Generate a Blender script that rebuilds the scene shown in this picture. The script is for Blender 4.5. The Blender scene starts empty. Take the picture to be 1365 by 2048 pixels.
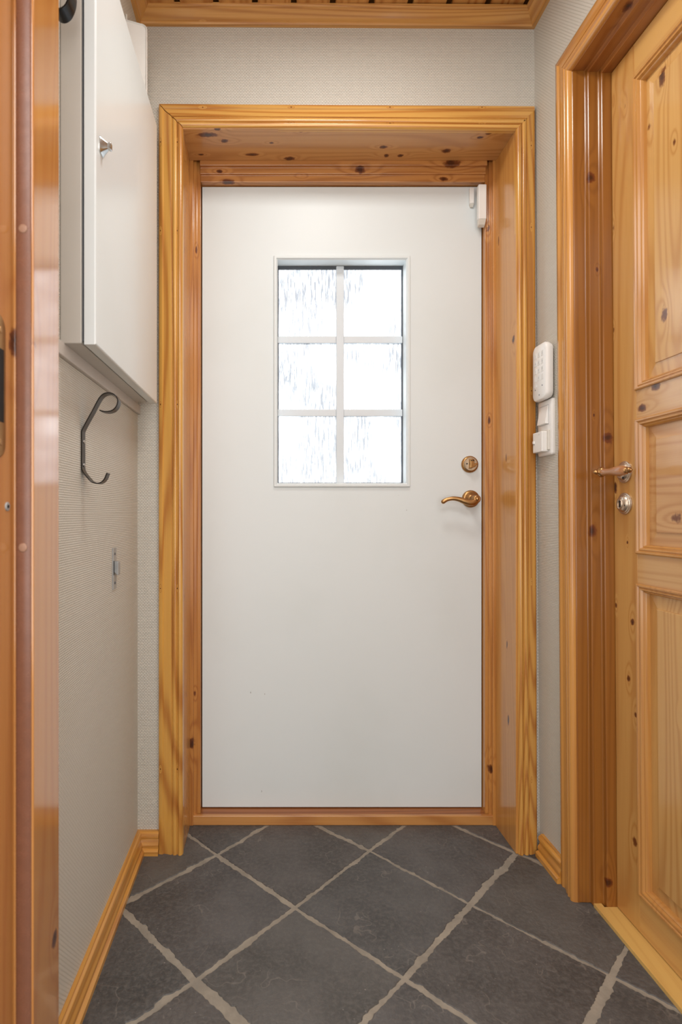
import bpy, bmesh, math, random
from mathutils import Vector, Matrix
random.seed(7)
C = bpy.context.scene
COL = C.collection
PI = math.pi

# ------------------------------------------------------------------ camera, world, lights, exposure
F = 1115.0                                    # focal length in pixels of the 1365 x 2048 frame
cam_data = bpy.data.cameras.new('camera')
cam = bpy.data.objects.new('camera', cam_data)
COL.objects.link(cam)
cam.location = (0, 0, 1.0)
cam.rotation_euler = (PI / 2, 0, 0)
cam_data.sensor_width = 36
cam_data.lens = 36 * F / 2048
cam_data.shift_x = (682.5 - 542) / 2048
cam_data.shift_y = (1027 - 1024) / 2048
cam_data.clip_start = 0.01
cam_data.dof.use_dof = True
cam_data.dof.focus_distance = 1.6
cam_data.dof.aperture_fstop = 4.0
C.camera = cam

world = bpy.data.worlds.new('overcast_sky')
C.world = world
world.use_nodes = True
bg = world.node_tree.nodes['Background']
bg.inputs[0].default_value = (0.90, 0.95, 1.0, 1)
bg.inputs[1].default_value = 4.2

def area(name, loc, sx, sy, power, color, rot=(0, 0, 0)):   # hall lamp, and fill lights added in the room behind
    l = bpy.data.lights.new(name, 'AREA')
    l.shape = 'RECTANGLE'; l.size = sx; l.size_y = sy
    l.energy = power; l.color = color
    o = bpy.data.objects.new(name, l); COL.objects.link(o)
    o.location = loc; o.rotation_euler = rot
    return o
area('hall_ceiling_light', (0.20, 1.04, 2.42), 0.30, 0.30, 8.5, (1.0, 0.985, 0.95))
area('room_ceiling_fill', (0.0, -0.75, 2.44), 1.3, 1.3, 32.0, (0.98, 0.985, 1.0))  # broad fill added overhead for even light; no known lamp
area('room_rear_fill', (-0.1, -1.9, 1.15), 1.6, 1.9, 30.0, (0.96, 0.98, 1.0), (PI / 2, 0, 0))  # fill added behind the camera to lift the lower areas; no window there
area('room_right_fill', (0.74, -0.55, 1.25), 1.3, 1.7, 15.0, (0.97, 0.985, 1.0), (PI / 2, 0, PI / 2))  # added fill that brightens the left hallway wall; no window modelled
area('room_left_fill', (-1.44, -0.55, 1.25), 1.3, 1.7, 17.0, (0.97, 0.985, 1.0), (PI / 2, 0, -PI / 2))  # added fill from the other side, for the right wall strip; no window

vs = C.view_settings
vs.view_transform = 'Standard'; vs.look = 'None'
vs.exposure = -0.12; vs.gamma = 1.0
vs.use_curve_mapping = False

# ------------------------------------------------------------------ materials
def lin(r, g, b):
    def f(c):
        c /= 255.0
        return c / 12.92 if c <= 0.04045 else ((c + 0.055) / 1.055) ** 2.4
    return (f(r), f(g), f(b), 1)

class NT:
    def __init__(s, name):
        s.m = bpy.data.materials.new(name); s.m.use_nodes = True
        s.t = s.m.node_tree; s.n = s.t.nodes; s.l = s.t.links
        s.b = s.n['Principled BSDF']
    def node(s, t, **k):
        n = s.n.new(t)
        for a, v in k.items(): setattr(n, a, v)
        return n
    def link(s, a, b): s.l.new(a, b)
    def put(s, sock, v):
        if hasattr(v, 'is_output') or isinstance(v, bpy.types.NodeSocket): s.l.new(v, sock)
        else: sock.default_value = v
    def math(s, op, a, b=0.0, c=0.0, clamp=False):
        n = s.n.new('ShaderNodeMath'); n.operation = op; n.use_clamp = clamp
        s.put(n.inputs[0], a); s.put(n.inputs[1], b); s.put(n.inputs[2], c)
        return n.outputs[0]
    def vmath(s, op, a, b=(0, 0, 0)):
        n = s.n.new('ShaderNodeVectorMath'); n.operation = op
        s.put(n.inputs[0], a)
        if op == 'SCALE': s.put(n.inputs['Scale'], b)
        else: s.put(n.inputs[1], b)
        return n.outputs['Value'] if op in ('LENGTH', 'DISTANCE', 'DOT_PRODUCT') else n.outputs[0]
    def ramp01(s, v, lo, hi):
        n = s.n.new('ShaderNodeMapRange'); n.interpolation_type = 'SMOOTHSTEP'
        s.put(n.inputs['Value'], v); n.inputs['From Min'].default_value = lo; n.inputs['From Max'].default_value = hi
        return n.outputs['Result']
    def mix(s, f, a, b):
        n = s.n.new('ShaderNodeMix'); n.data_type = 'RGBA'
        s.put(n.inputs[0], f); s.put(n.inputs[6], a); s.put(n.inputs[7], b)
        return n.outputs[2]
    def noise(s, vec, scale, detail=2.0, rough=0.5, out=0):
        n = s.n.new('ShaderNodeTexNoise'); s.put(n.inputs['Vector'], vec)
        n.inputs['Scale'].default_value = scale; n.inputs['Detail'].default_value = detail
        n.inputs['Roughness'].default_value = rough
        return n.outputs[out]
    def coords(s, offset=(0, 0, 0)):
        return s.vmath('ADD', s.node('ShaderNodeTexCoord').outputs['Object'], tuple(offset))
    def bump(s, h, strength, dist=0.001):
        n = s.n.new('ShaderNodeBump'); n.inputs['Strength'].default_value = strength
        n.inputs['Distance'].default_value = dist; s.put(n.inputs['Height'], h)
        s.l.new(n.outputs[0], s.b.inputs['Normal'])
    def set(s, **k):
        for a, v in k.items():
            s.put(s.b.inputs[a.replace('_', ' ')], v)
        return s.m

def woodtone(c): return (min(255, c[0] * 0.95), min(255, c[1] * 0.990 + 3), min(255, c[2] * 1.0))
SCALE = {'X': (0.055, 1, 1), 'Y': (1, 0.055, 1), 'Z': (1, 1, 0.055)}
def pine(axis, light=(216, 152, 82), dark=(170, 96, 40), knots=(), offset=(0, 0, 0), seed=0, rough=0.26, rings=46, contrast=0.75, coat=0.35):
    """varnished pine; axis = direction of the grain; knots = (x, y, z, radius, stretch)"""
    s = NT('varnished_pine')
    light = woodtone(light); dark = woodtone(dark)
    p = s.coords(offset)
    sc = SCALE[axis]
    q = s.vmath('ADD', s.vmath('MULTIPLY', p, sc), (seed * 1.37, seed * 0.71, seed * 2.11))
    n = s.noise(q, 7.0, 1.5, 0.45)
    kd = s.math('MULTIPLY_ADD', s.noise(p, 90.0, 2), 0.9, -0.45) if knots else None
    kmask = None; kcore = None; bend = None
    ai = 'XYZ'.index(axis)
    for (kx, ky, kz, r, st) in knots:
        inv = [0.85 / r] * 3; inv[ai] = 0.85 / (r * st)
        d = s.vmath('LENGTH', s.vmath('MULTIPLY', s.vmath('SUBTRACT', p, (kx, ky, kz)), tuple(inv)))
        d = s.math('ADD', d, kd)
        inv2 = [1.0 / (r * 3.2)] * 3; inv2[ai] = 1.0 / (r * 9)
        d2 = s.vmath('LENGTH', s.vmath('MULTIPLY', s.vmath('SUBTRACT', p, (kx, ky, kz)), tuple(inv2)))
        g = s.math('MULTIPLY', s.ramp01(d2, 1.0, 0.0), 0.10)
        m = s.ramp01(d, 1.15, 0.75); c = s.ramp01(d, 0.9, 0.2)
        if kmask is None: kmask, kcore, bend = m, c, g
        else:
            kmask = s.math('MAXIMUM', kmask, m); kcore = s.math('MAXIMUM', kcore, c); bend = s.math('ADD', bend, g)
    if bend is not None: n = s.math('ADD', n, bend)
    w = s.math('SINE', s.math('MULTIPLY', n, rings * 2.4))
    w = s.math('MULTIPLY_ADD', w, 0.5, 0.5)
    w = s.math('POWER', w, 2.2)
    fine_sc = tuple(1.0 if v == 1 else 0.012 for v in sc)
    fine = s.noise(s.vmath('MULTIPLY', p, fine_sc), 420.0, 2.0, 0.6)
    broad = s.noise(q, 3.1, 1.0)
    f = s.math('MULTIPLY_ADD', w, contrast * 0.8, s.math('MULTIPLY', s.math('SUBTRACT', fine, 0.5), 0.55))
    f = s.math('ADD', f, s.math('MULTIPLY', s.math('SUBTRACT', broad, 0.45), 0.9), clamp=True)
    col = s.mix(f, lin(*light), lin(*dark))
    if kmask is not None:
        col = s.mix(s.math('MULTIPLY', kmask, 0.88), col, lin(104, 46, 18))
        col = s.mix(s.math('MULTIPLY', kcore, 0.75), col, lin(44, 20, 10))
    s.bump(s.math('MULTIPLY_ADD', fine, 0.6, s.math('MULTIPLY', w, 0.5)), 0.12, 0.0006)
    s.b.inputs['Coat Weight'].default_value = coat
    s.b.inputs['Coat Roughness'].default_value = 0.10
    return s.set(Base_Color=col, Roughness=rough)

def wallpaper(u, tint=(220, 215, 205)):
    """woven relief wallpaper: u = horizontal axis of the wall"""
    s = NT('woven_wallpaper')
    p = s.coords()
    sp = s.node('ShaderNodeSeparateXYZ'); s.link(p, sp.inputs[0])
    cb = s.node('ShaderNodeCombineXYZ')
    s.link(sp.outputs['XYZ'.index(u)], cb.inputs[0]); s.link(sp.outputs[2], cb.inputs[1])
    br = s.node('ShaderNodeTexBrick')
    s.link(cb.outputs[0], br.inputs['Vector'])
    br.inputs['Scale'].default_value = 1.0
    br.inputs['Brick Width'].default_value = 0.0085
    br.inputs['Row Height'].default_value = 0.0046
    br.inputs['Mortar Size'].default_value = 0.0011
    br.inputs['Mortar Smooth'].default_value = 1.0
    h = s.math('SUBTRACT', 1.0, br.outputs['Fac'])
    fine = s.noise(cb.outputs[0], 500, 2)
    dn = s.noise(cb.outputs[0], 2.2, 3)
    c = s.mix(s.math('MULTIPLY', br.outputs['Fac'], 0.6), lin(*tint), lin(tint[0] - 22, tint[1] - 24, tint[2] - 32))
    c = s.mix(s.ramp01(dn, 0.45, 0.75), c, lin(tint[0] - 5, tint[1] - 6, tint[2] - 9))
    s.bump(s.math('MULTIPLY_ADD', fine, 0.3, h), 0.9, 0.0016)
    return s.set(Base_Color=c, Roughness=0.6)

def paint(name, rgb, rough=0.35, marks=(), offset=(0, 0, 0), coat=0.0):
    s = NT(name)
    p = s.coords(offset)
    n = s.noise(p, 3.0, 3)
    c = s.mix(s.ramp01(n, 0.4, 0.75), lin(*rgb), lin(rgb[0] - 4, rgb[1] - 4, rgb[2] - 5))
    for (x, y, z, r, st) in marks:
        d = s.vmath('LENGTH', s.vmath('MULTIPLY', s.vmath('SUBTRACT', p, (x, y, z)), (1 / r, 0, 1 / (r * st))))
        c = s.mix(s.math('MULTIPLY', s.ramp01(d, 1.0, 0.5), 0.6), c, lin(120, 112, 105))
    s.bump(s.noise(p, 260, 2), 0.04, 0.0004)
    s.b.inputs['Coat Weight'].default_value = coat
    return s.set(Base_Color=c, Roughness=rough)

def plain(name, rgb, rough=0.4, metal=0.0, var=0.06, scale=60):
    s = NT(name)
    n = s.noise(s.coords(), scale, 3)
    d = tuple(max(0, c * (1 - var * 2)) for c in rgb)
    r = s.math('MULTIPLY_ADD', n, 0.12, rough - 0.06)
    return s.set(Base_Color=s.mix(n, lin(*rgb), lin(*d)), Roughness=r, Metallic=metal)

def slate(k):
    s = NT('dark_slate')
    p = s.coords()
    off = (k * 1.3, k * 0.7, k * 0.2)
    q = s.vmath('ADD', p, off)
    a = s.noise(q, 5.0, 6, 0.62)
    b = s.noise(q, 95.0, 4, 0.7)
    # thin wandering scratches and cleft ridges
    wq = s.vmath('ADD', q, s.vmath('SCALE', s.noise(q, 6.0, 3, out=1), 0.09))
    c1 = s.noise(wq, 7.0, 3.0, 0.5)
    ridge = s.math('ABSOLUTE', s.math('SUBTRACT', c1, 0.5))
    line = s.ramp01(ridge, 0.0055, 0.0)
    gate = s.ramp01(s.noise(q, 11.0, 1), 0.49, 0.57)
    line = s.math('MULTIPLY', line, gate)
    vor = s.node('ShaderNodeTexVoronoi'); s.link(q, vor.inputs['Vector']); vor.inputs['Scale'].default_value = 48
    speck = s.math('MULTIPLY', s.ramp01(vor.outputs['Distance'], 0.10, 0.04), s.ramp01(s.noise(q, 17, 1), 0.5, 0.62))
    base = [(83, 82, 82), (80, 80, 80), (86, 85, 83), (82, 80, 79)][k % 4]
    col = s.mix(s.ramp01(a, 0.30, 0.72), lin(*[v - 17 for v in base]), lin(*[v + 10 for v in base]))
    col = s.mix(s.math('MULTIPLY', s.ramp01(b, 0.40, 0.68), 0.55), col, lin(108, 105, 102))
    col = s.mix(s.math('MULTIPLY', line, 0.32), col, lin(150, 142, 134))
    col = s.mix(s.math('MULTIPLY', speck, 0.5), col, lin(168, 163, 158))
    h = s.math('ADD', s.math('MULTIPLY', a, 2.2), s.math('MULTIPLY', b, 0.5))
    s.bump(h, 0.9, 0.0045)
    return s.set(Base_Color=col, Roughness=s.math('MULTIPLY_ADD', b, 0.25, 0.36))

def grout_mat():
    s = NT('grout')
    p = s.coords()
    a = s.noise(p, 14, 4, 0.6); b = s.noise(p, 220, 3, 0.6)
    c = s.mix(s.ramp01(a, 0.3, 0.7), lin(140, 134, 123), lin(166, 158, 144))
    c = s.mix(s.math('MULTIPLY', b, 0.3), c, lin(120, 112, 104))
    s.bump(b, 0.5, 0.001)
    return s.set(Base_Color=c, Roughness=0.85)

def glass_mat():
    s = NT('patterned_glass')
    p = s.coords()
    st = s.noise(s.vmath('MULTIPLY', p, (1, 1, 0.05)), 420, 3, 0.6)
    st2 = s.noise(s.vmath('MULTIPLY', p, (1, 1, 0.12)), 140, 2, 0.6)
    patch = s.ramp01(s.noise(s.vmath('ADD', p, (3.3, 0, 1.1)), 4.5, 2), 0.30, 0.52)
    f = s.math('MULTIPLY', s.ramp01(s.math('MULTIPLY', s.math('ADD', st, st2), 0.5), 0.445, 0.52), patch)
    tint = s.mix(f, (0.96, 0.97, 0.97, 1), (0.440, 0.446, 0.458, 1))
    tr = s.node('ShaderNodeBsdfTransparent'); s.link(tint, tr.inputs[0])
    gl = s.node('ShaderNodeBsdfGlossy'); gl.inputs['Roughness'].default_value = 0.12
    mx = s.node('ShaderNodeMixShader'); mx.inputs[0].default_value = 0.06
    bp = s.node('ShaderNodeBump'); bp.inputs['Strength'].default_value = 0.5; bp.inputs['Distance'].default_value = 0.001
    s.link(st, bp.inputs['Height']); s.link(bp.outputs[0], gl.inputs['Normal'])
    s.link(tr.outputs[0], mx.inputs[1]); s.link(gl.outputs[0], mx.inputs[2])
    s.link(mx.outputs[0], s.n['Material Output'].inputs['Surface'])
    return s.m

WP_Y = wallpaper('Y'); WP_X = wallpaper('X')
GROUT = grout_mat()
SLATE = [slate(k) for k in range(4)]
BRASS = plain('antique_brass', (196, 152, 100), 0.33, 1.0, 0.10, 90)
SILVER = plain('brushed_nickel', (222, 206, 186), 0.34, 1.0, 0.05)
CHROME = plain('satin_chrome', (190, 190, 188), 0.22, 1.0, 0.04)
STEEL = plain('grey_steel', (180, 183, 184), 0.38, 0.3, 0.08)
GUN = plain('gunmetal_strap', (66, 64, 62), 0.32, 0.9, 0.10)
BLACK = plain('black_metal', (34, 34, 35), 0.25, 0.6, 0.10)
DARK = plain('dark_hole', (18, 15, 13), 0.7)
RUBBER = plain('grey_rubber', (84, 90, 98), 0.5)
SEAL = plain('brown_seal', (134, 88, 66), 0.28, 0.0, 0.08)
PLASTIC = plain('white_plastic', (236, 234, 230), 0.32, 0.0, 0.01)
PLASTIC2 = plain('ivory_plastic', (222, 218, 208), 0.38, 0.0, 0.02)
KEYPRINT = plain('grey_print', (196, 198, 200), 0.5)
CABWHITE = paint('glossy_white_lacquer', (221, 227, 228), 0.28, coat=0.12)
CABSIDE = paint('grey_white_lacquer', (192, 188, 181), 0.30)
TRIMWHITE = paint('grey_white_trim', (200, 193, 186), 0.40)

# ------------------------------------------------------------------ mesh helpers
LEAN = 0.007                                   # the right wall is slightly out of plumb
def lean(v): return (v[0] - LEAN * (v[2] - 1.0), v[1], v[2])

def make(name, verts, faces, mat, parent=None, smooth=False, bevel=0.0, seg=2, leaning=False, auto=None):
    """link one mesh object; vertices are given in world coordinates"""
    if leaning: verts = [lean(v) for v in verts]
    o0 = Vector(parent_world(parent)) if parent else Vector((0, 0, 0))
    me = bpy.data.meshes.new(name)
    me.from_pydata([tuple(Vector(v) - o0) for v in verts], [], faces)
    bm = bmesh.new(); bm.from_mesh(me)
    bmesh.ops.recalc_face_normals(bm, faces=bm.faces)
    bm.to_mesh(me); bm.free()
    me.materials.append(mat)
    if smooth:
        for p in me.polygons: p.use_smooth = True
        if auto is not None: me.set_sharp_from_angle(angle=math.radians(auto))
    o = bpy.data.objects.new(name, me); COL.objects.link(o)
    if parent: o.parent = parent
    if bevel:
        b = o.modifiers.new('bevel', 'BEVEL'); b.width = bevel; b.segments = seg; b.limit_method = 'ANGLE'
        b.angle_limit = math.radians(35)
    return o
def parent_world(p):
    v = Vector((0, 0, 0))
    while p is not None: v += p.location; p = p.parent
    return v
def off(p): return tuple(parent_world(p))

def tag(o, label=None, cat=None, group=None, kind=None):
    if label: o['label'] = label
    if cat: o['category'] = cat
    if group: o['group'] = group
    if kind: o['kind'] = kind
    return o
def thing(name, loc, label, cat, group=None, kind=None):
    o = bpy.data.objects.new(name, None); COL.objects.link(o); o.location = loc; o.empty_display_size = 0.05
    return tag(o, label, cat, group, kind)

def boxg(x0, x1, y0, y1, z0, z1):
    v = [(x, y, z) for z in (z0, z1) for y in (y0, y1) for x in (x0, x1)]
    f = [(0, 1, 3, 2), (4, 5, 7, 6), (0, 1, 5, 4), (2, 3, 7, 6), (0, 2, 6, 4), (1, 3, 7, 5)]
    return v, f
def boxes(lst):
    V, Fc = [], []
    for b in lst:
        v, f = boxg(*b); n = len(V); V += v; Fc += [tuple(i + n for i in q) for q in f]
    return V, Fc
def box(name, b, mat, parent=None, bevel=0.002, **k):
    v, f = boxg(*b); return make(name, v, f, mat, parent, bevel=bevel, **k)
def loft(rings, closed=False, cap=True):
    """rings of equal length, each a closed loop"""
    V = [p for r in rings for p in r]; n = len(rings[0]); Fc = []
    m = len(rings)
    for i in range(m if closed else m - 1):
        j = (i + 1) % m
        for a in range(n):
            b = (a + 1) % n
            Fc.append((i * n + a, i * n + b, j * n + b, j * n + a))
    if cap and not closed:
        Fc.append(tuple(range(n))); Fc.append(tuple((m - 1) * n + a for a in range(n)))
    return V, Fc
def merge(parts):
    V, Fc = [], []
    for v, f in parts:
        n = len(V); V += list(v); Fc += [tuple(i + n for i in q) for q in f]
    return V, Fc
def frame_of(d):
    d = d.normalized(); u = Vector((0, 0, 1)) if abs(d.z) < 0.9 else Vector((1, 0, 0))
    a = d.cross(u).normalized(); b = a.cross(d).normalized()
    return a, b
def lathe(c, d, prof, n=28, squash=None):
    """prof = (distance along d, radius)"""
    c = Vector(c); d = Vector(d).normalized(); a, b = frame_of(d); rings = []
    for (t, r) in prof:
        rings.append([tuple(c + d * t + (a * math.cos(2 * PI * k / n) + b * math.sin(2 * PI * k / n)) * r) for k in range(n)])
    return loft(rings)
def tube(pts, rads, n=12, flat=1.0):
    """smooth tube along pts with per-point radii; flat squashes the section"""
    P = [Vector(p) for p in pts]; rings = []; ref = None
    for i, p in enumerate(P):
        t = (P[min(i + 1, len(P) - 1)] - P[max(i - 1, 0)]).normalized()
        if ref is None: a, b = frame_of(t)
        else:
            a = (ref - t * ref.dot(t)).normalized(); b = a.cross(t).normalized()
        ref = a
        r = rads[i] if isinstance(rads, (list, tuple)) else rads
        rings.append([tuple(p + a * math.cos(2 * PI * k / n) * r + b * math.sin(2 * PI * k / n) * r * flat) for k in range(n)])
    return loft(rings)
def spline(pts, sub=6):
    P = [Vector(p) for p in pts]; out = []
    for i in range(len(P) - 1):
        p0 = P[max(i - 1, 0)]; p1 = P[i]; p2 = P[i + 1]; p3 = P[min(i + 2, len(P) - 1)]
        for k in range(sub):
            t = k / sub
            out.append(0.5 * ((2 * p1) + (p2 - p0) * t + (2 * p0 - 5 * p1 + 4 * p2 - p3) * t * t + (3 * p1 - p0 - 3 * p2 + p3) * t ** 3))
    out.append(P[-1]); return out
def rounded_rect(w, h, r, n=5):
    pts = []
    for cx, cy, a0 in ((w / 2 - r, h / 2 - r, 0), (-w / 2 + r, h / 2 - r, 90), (-w / 2 + r, -h / 2 + r, 180), (w / 2 - r, -h / 2 + r, 270)):
        for k in range(n + 1):
            a = math.radians(a0 + 90 * k / n); pts.append((cx + r * math.cos(a), cy + r * math.sin(a)))
    return pts
def rect_loops(plane, r, prof, cap=False):
    """nested rectangles: plane = 'X' or 'Y' (normal); r = (u0,u1,z0,z1); prof = (inset, coordinate along the normal)"""
    rings = []
    for ins, c in prof:
        u0, u1, z0, z1 = r[0] + ins, r[1] - ins, r[2] + ins, r[3] - ins
        q = [(u0, z0), (u1, z0), (u1, z1), (u0, z1)]
        rings.append([(c, u, z) if plane == 'X' else (u, c, z) for u, z in q])
    V, Fc = loft(rings, cap=False)
    if cap: n = len(V); Fc.append((n - 4, n - 3, n - 2, n - 1))
    return V, Fc

# ------------------------------------------------------------------ key measures (metres; floor z = 0, camera at the origin looking along +Y)
XL = -0.394; XR = 0.790; YB = 1.650; ZC = 2.480
LXL, LXR, LZT = -0.2588, 0.7207, 2.130          # lining of the entrance niche
DX0, DX1, DZ0, DZ1, DY = -0.2246, 0.6910, 0.0377, 2.0705, 1.828

# ------------------------------------------------------------------ room shell
v, f = boxes([(XL - 0.12, XL, 0.886, YB, 0.0, ZC)])
tag(make('wall_left', v, f, WP_Y), 'left hallway wall in pale woven wallpaper under the white fuse cabinet', 'wall', kind='structure')

v, f = boxes([(XL - 0.12, LXL - 0.02, YB, 1.92, 0.0, ZC), (LXR + 0.02, XR + 0.25, YB, 1.92, 0.0, ZC),
              (LXL - 0.02, LXR + 0.02, YB, 1.92, LZT + 0.02, ZC)])
tag(make('wall_back', v, f, WP_X), 'end wall in pale woven wallpaper around the entrance door', 'wall', kind='structure')

v, f = boxes([(XR, XR + 0.165, 1.45, YB, 0.0, ZC), (XR, XR + 0.165, 0.56, 1.45, 2.155, ZC), (XR, XR + 0.165, -2.05, 0.56, 0.0, ZC)])
tag(make('wall_right', v, f, WP_Y, leaning=True), 'right hallway wall in pale woven wallpaper with keypad and switch', 'wall', kind='structure')

v, f = boxes([(-1.5, XL - 0.002, 0.749, 0.882, 0.0, ZC)])
tag(make('wall_front_left', v, f, WP_X), 'short wall behind the near left pine door frame', 'wall', kind='structure')
v, f = boxes([(-1.62, -1.5, -2.05, 0.882, 0.0, ZC)])
tag(make('wall_room_left', v, f, WP_Y), 'left wall of the room behind the camera', 'wall', kind='structure')
v, f = boxes([(-1.62, XR + 0.165, -2.17, -2.05, 0.0, ZC)])
tag(make('wall_room_back', v, f, WP_X), 'rear wall of the room behind the camera', 'wall', kind='structure')

# ceiling of pine boards running along the hall
ceil = tag(make('ceiling', *boxes([(-1.62, 1.05, -2.17, 1.92, ZC + 0.010, ZC + 0.06)]), pine('Y', (120, 72, 36), (92, 52, 24))),
           'pine board ceiling of the hallway', 'ceiling', kind='structure')
CEILM = [pine('Y', (214, 146, 82), (166, 92, 42), seed=k + 3) for k in range(3)]
x = -1.613
k = 0
while x < 0.90:
    box('plank', (x, x + 0.0965, -2.04, YB - 0.002, ZC - 0.004, ZC + 0.010), CEILM[k % 3], ceil, bevel=0.003)
    x += 0.1125; k += 1

# ------------------------------------------------------------------ floor: grout bed and diagonal slate tiles
floor = tag(make('floor', *boxes([(-1.62, 1.05, -2.17, 1.92, -0.05, -0.0018)]), GROUT),
            'dark slate floor tiles laid diagonally with pale grout', 'floor', kind='structure')
meas = {(-1, 1): (-0.158, 1.6337), (0, 0): (0.0609, 1.415), (-1, -1): (-0.1626, 1.1925), (1, 1): (0.2923, 1.6543), (2, 0): (0.5106, 1.4267),
        (1, -1): (0.2877, 1.1989), (3, -1): (0.7373, 1.2054), (3, 1): (0.7231, 1.642)}
def node(m, n):
    if (m, n) in meas: return Vector(meas[(m, n)])
    r = random.Random(m * 131 + n * 17)
    return Vector((0.0629 + 0.2247 * m + r.uniform(-.004, .004), 1.4225 + 0.2210 * n + r.uniform(-.004, .004)))
def clip(poly, a, b, c):      # keep a*x + b*y <= c
    out = []
    for i in range(len(poly)):
        p, q = poly[i], poly[(i + 1) % len(poly)]
        dp = a * p[0] + b * p[1] - c; dq = a * q[0] + b * q[1] - c
        if dp <= 0: out.append(p)
        if (dp < 0 < dq) or (dq < 0 < dp):
            t = dp / (dp - dq); out.append((p[0] + (q[0] - p[0]) * t, p[1] + (q[1] - p[1]) * t))
    return out
wide = {}                      # some joints are wider than others
def joint(a, b):
    key = tuple(sorted((a, b)))
    if key not in wide:
        r = random.Random(hash(key) & 0xffff)
        wide[key] = r.uniform(0.0042, 0.0066)
    return wide[key]
for e, wv in {((-1, -1), (0, -2)): 0.0125, ((-2, 0), (-1, -1)): 0.0080, ((-1, 1), (0, 0)): 0.0072, ((2, 0), (3, 1)): 0.0075, ((2, -2), (3, -1)): 0.0095,
              ((-1, -1), (0, 0)): 0.0060, ((1, -1), (2, 0)): 0.0070, ((0, 0), (1, 1)): 0.0048, ((1, 1), (2, 0)): 0.0038, ((2, 0), (3, -1)): 0.0040}.items():
    wide[tuple(sorted(e))] = wv
def tile(m, n, idx):
    # tile whose left node is (m,n): corners left, bottom, right, top
    K = [(m, n), (m + 1, n - 1), (m + 2, n), (m + 1, n + 1)]
    P = [node(*k) for k in K]; L = []
    for i in range(4):
        a, b = P[i], P[(i + 1) % 4]; d = (b - a).normalized(); nrm = Vector((-d.y, d.x))
        L.append((a + nrm * joint(K[i], K[(i + 1) % 4]), d, nrm))
    cor = []
    for i in range(4):
        p1, d1, _ = L[i - 1]; p2, d2, _ = L[i]
        det = d1.x * (-d2.y) + d1.y * d2.x
        t = ((p2.x - p1.x) * (-d2.y) + (p2.y - p1.y) * d2.x) / det
        cor.append(p1 + d1 * t)
    r = random.Random(idx * 7 + 5); poly = []
    near = max(p.y for p in P) > 0.85
    N = 60 if near else 6
    for i in range(4):
        a, b = cor[i], cor[(i + 1) % 4]; _, d, nrm = L[i]
        ph = [r.uniform(0, 6.28) for _ in range(4)]; jag = 0.0; chip = 0.0; tg = 0.0
        for k in range(N):
            t = k / N; q = a.lerp(b, t); e = min(1, min(t, 1 - t) * 10)
            jag = 0.5 * jag + r.uniform(-.0018, .0018)
            if r.random() < 0.085: tg = r.uniform(0.0020, 0.0078)
            if r.random() < 0.5: tg *= 0.25
            chip = 0.35 * chip + 0.65 * tg
            o_ = 0.0009 * math.sin(9 * t + ph[0]) + 0.0006 * math.sin(23 * t + ph[1]) + jag + chip
            q = q + nrm * max(-0.002, o_) * (0.3 + 0.7 * e)
            poly.append((q.x, q.y))
    for c in ((-1, 0, 1.60), (1, 0, 1.04), (0, -1, 2.15), (0, 1, 1.905)):
        poly = clip(poly, *c)
        if len(poly) < 3: return
    nn = len(poly)
    cx = sum(p[0] for p in poly) / nn; cy = sum(p[1] for p in poly) / nn
    def ins(p, s_): 
        dx, dy = cx - p[0], cy - p[1]; l = math.hypot(dx, dy) or 1; return (p[0] + dx / l * s_, p[1] + dy / l * s_)
    V = [(p[0], p[1], -0.0035) for p in poly] + [(p[0], p[1], -0.0012) for p in poly] + [(ins(p, .0016)[0], ins(p, .0016)[1], 0.0) for p in poly]
    Fc = [tuple(range(2 * nn, 3 * nn))]
    for i in range(nn):
        j = (i + 1) % nn
        Fc += [(i, j, nn + j, nn + i), (nn + i, nn + j, 2 * nn + j, 2 * nn + i)]
    make('tile', V, Fc, SLATE[idx % 4], floor)
idx = 0
for n in range(-16, 4):
    for m in range(-9, 6):
        if (m + n) % 2 == 0:
            c = node(m, n)
            if -1.95 < c.x < 1.0 and -2.1 < c.y < 1.95: tile(m, n, idx); idx += 1

# ------------------------------------------------------------------ mouldings
CAS = [(0, 0), (0, .0125), (.0015, .0140), (.0105, .0150), (.0125, .0135), (.0145, .0115), (.0170, .0118), (.025, .0135), (.0335, .0165), (.0375, .0170), (.0388, .0140),
       (.0402, .0140), (.0418, .0175), (.0450, .0195), (.0500, .0195), (.0525, .0175), (.0540, .0140), (.0554, .0140), (.0570, .0180), (.0610, .0212),
       (.0650, .0208), (.0685, .0180), (.0705, .0140), (.0712, .0100), (.0712, 0)]
CW = 0.0712
# casing round the entrance niche (right leg is cut short where it meets the corner)
t1 = thing('trim_1', ((LXL + LXR) / 2, YB, 0), 'profiled golden pine casing around the white entrance door niche', 'door casing', kind='structure')
kL = [(x_, YB - .014, z_, .0016, 1.2) for x_ in (-.324, -.275) for z_ in (.25, .78, 1.32, 1.83, 2.09)] + [(-.30, YB, 2.0, .003, 3)]
kRr = [(x_, YB - .014, z_, .0016, 1.2) for x_ in (.733, .765) for z_ in (.22, .80, 1.36, 1.84, 2.08)]
kH = [(x_, YB - .014, z_, .0016, 1.2) for x_ in (-.2, .06, .35, .62) for z_ in (2.145, 2.192)]
xo = LXL + 0.001 - CW
r0 = [(xo + w, YB - t, 0.0) for w, t in CAS]
r1 = [(xo + w, YB - t, LZT - 0.001 + CW - w) for w, t in CAS]
make('side_casing', *loft([r0, r1]), pine('Z', (224, 158, 78), (172, 92, 36), kL, off(t1), 2, rings=60, contrast=.85), t1, smooth=True, auto=40)
xe = 0.7745
def rightw(w): return LXR - 0.001 + CW - w
r0, r1 = [], []
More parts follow.
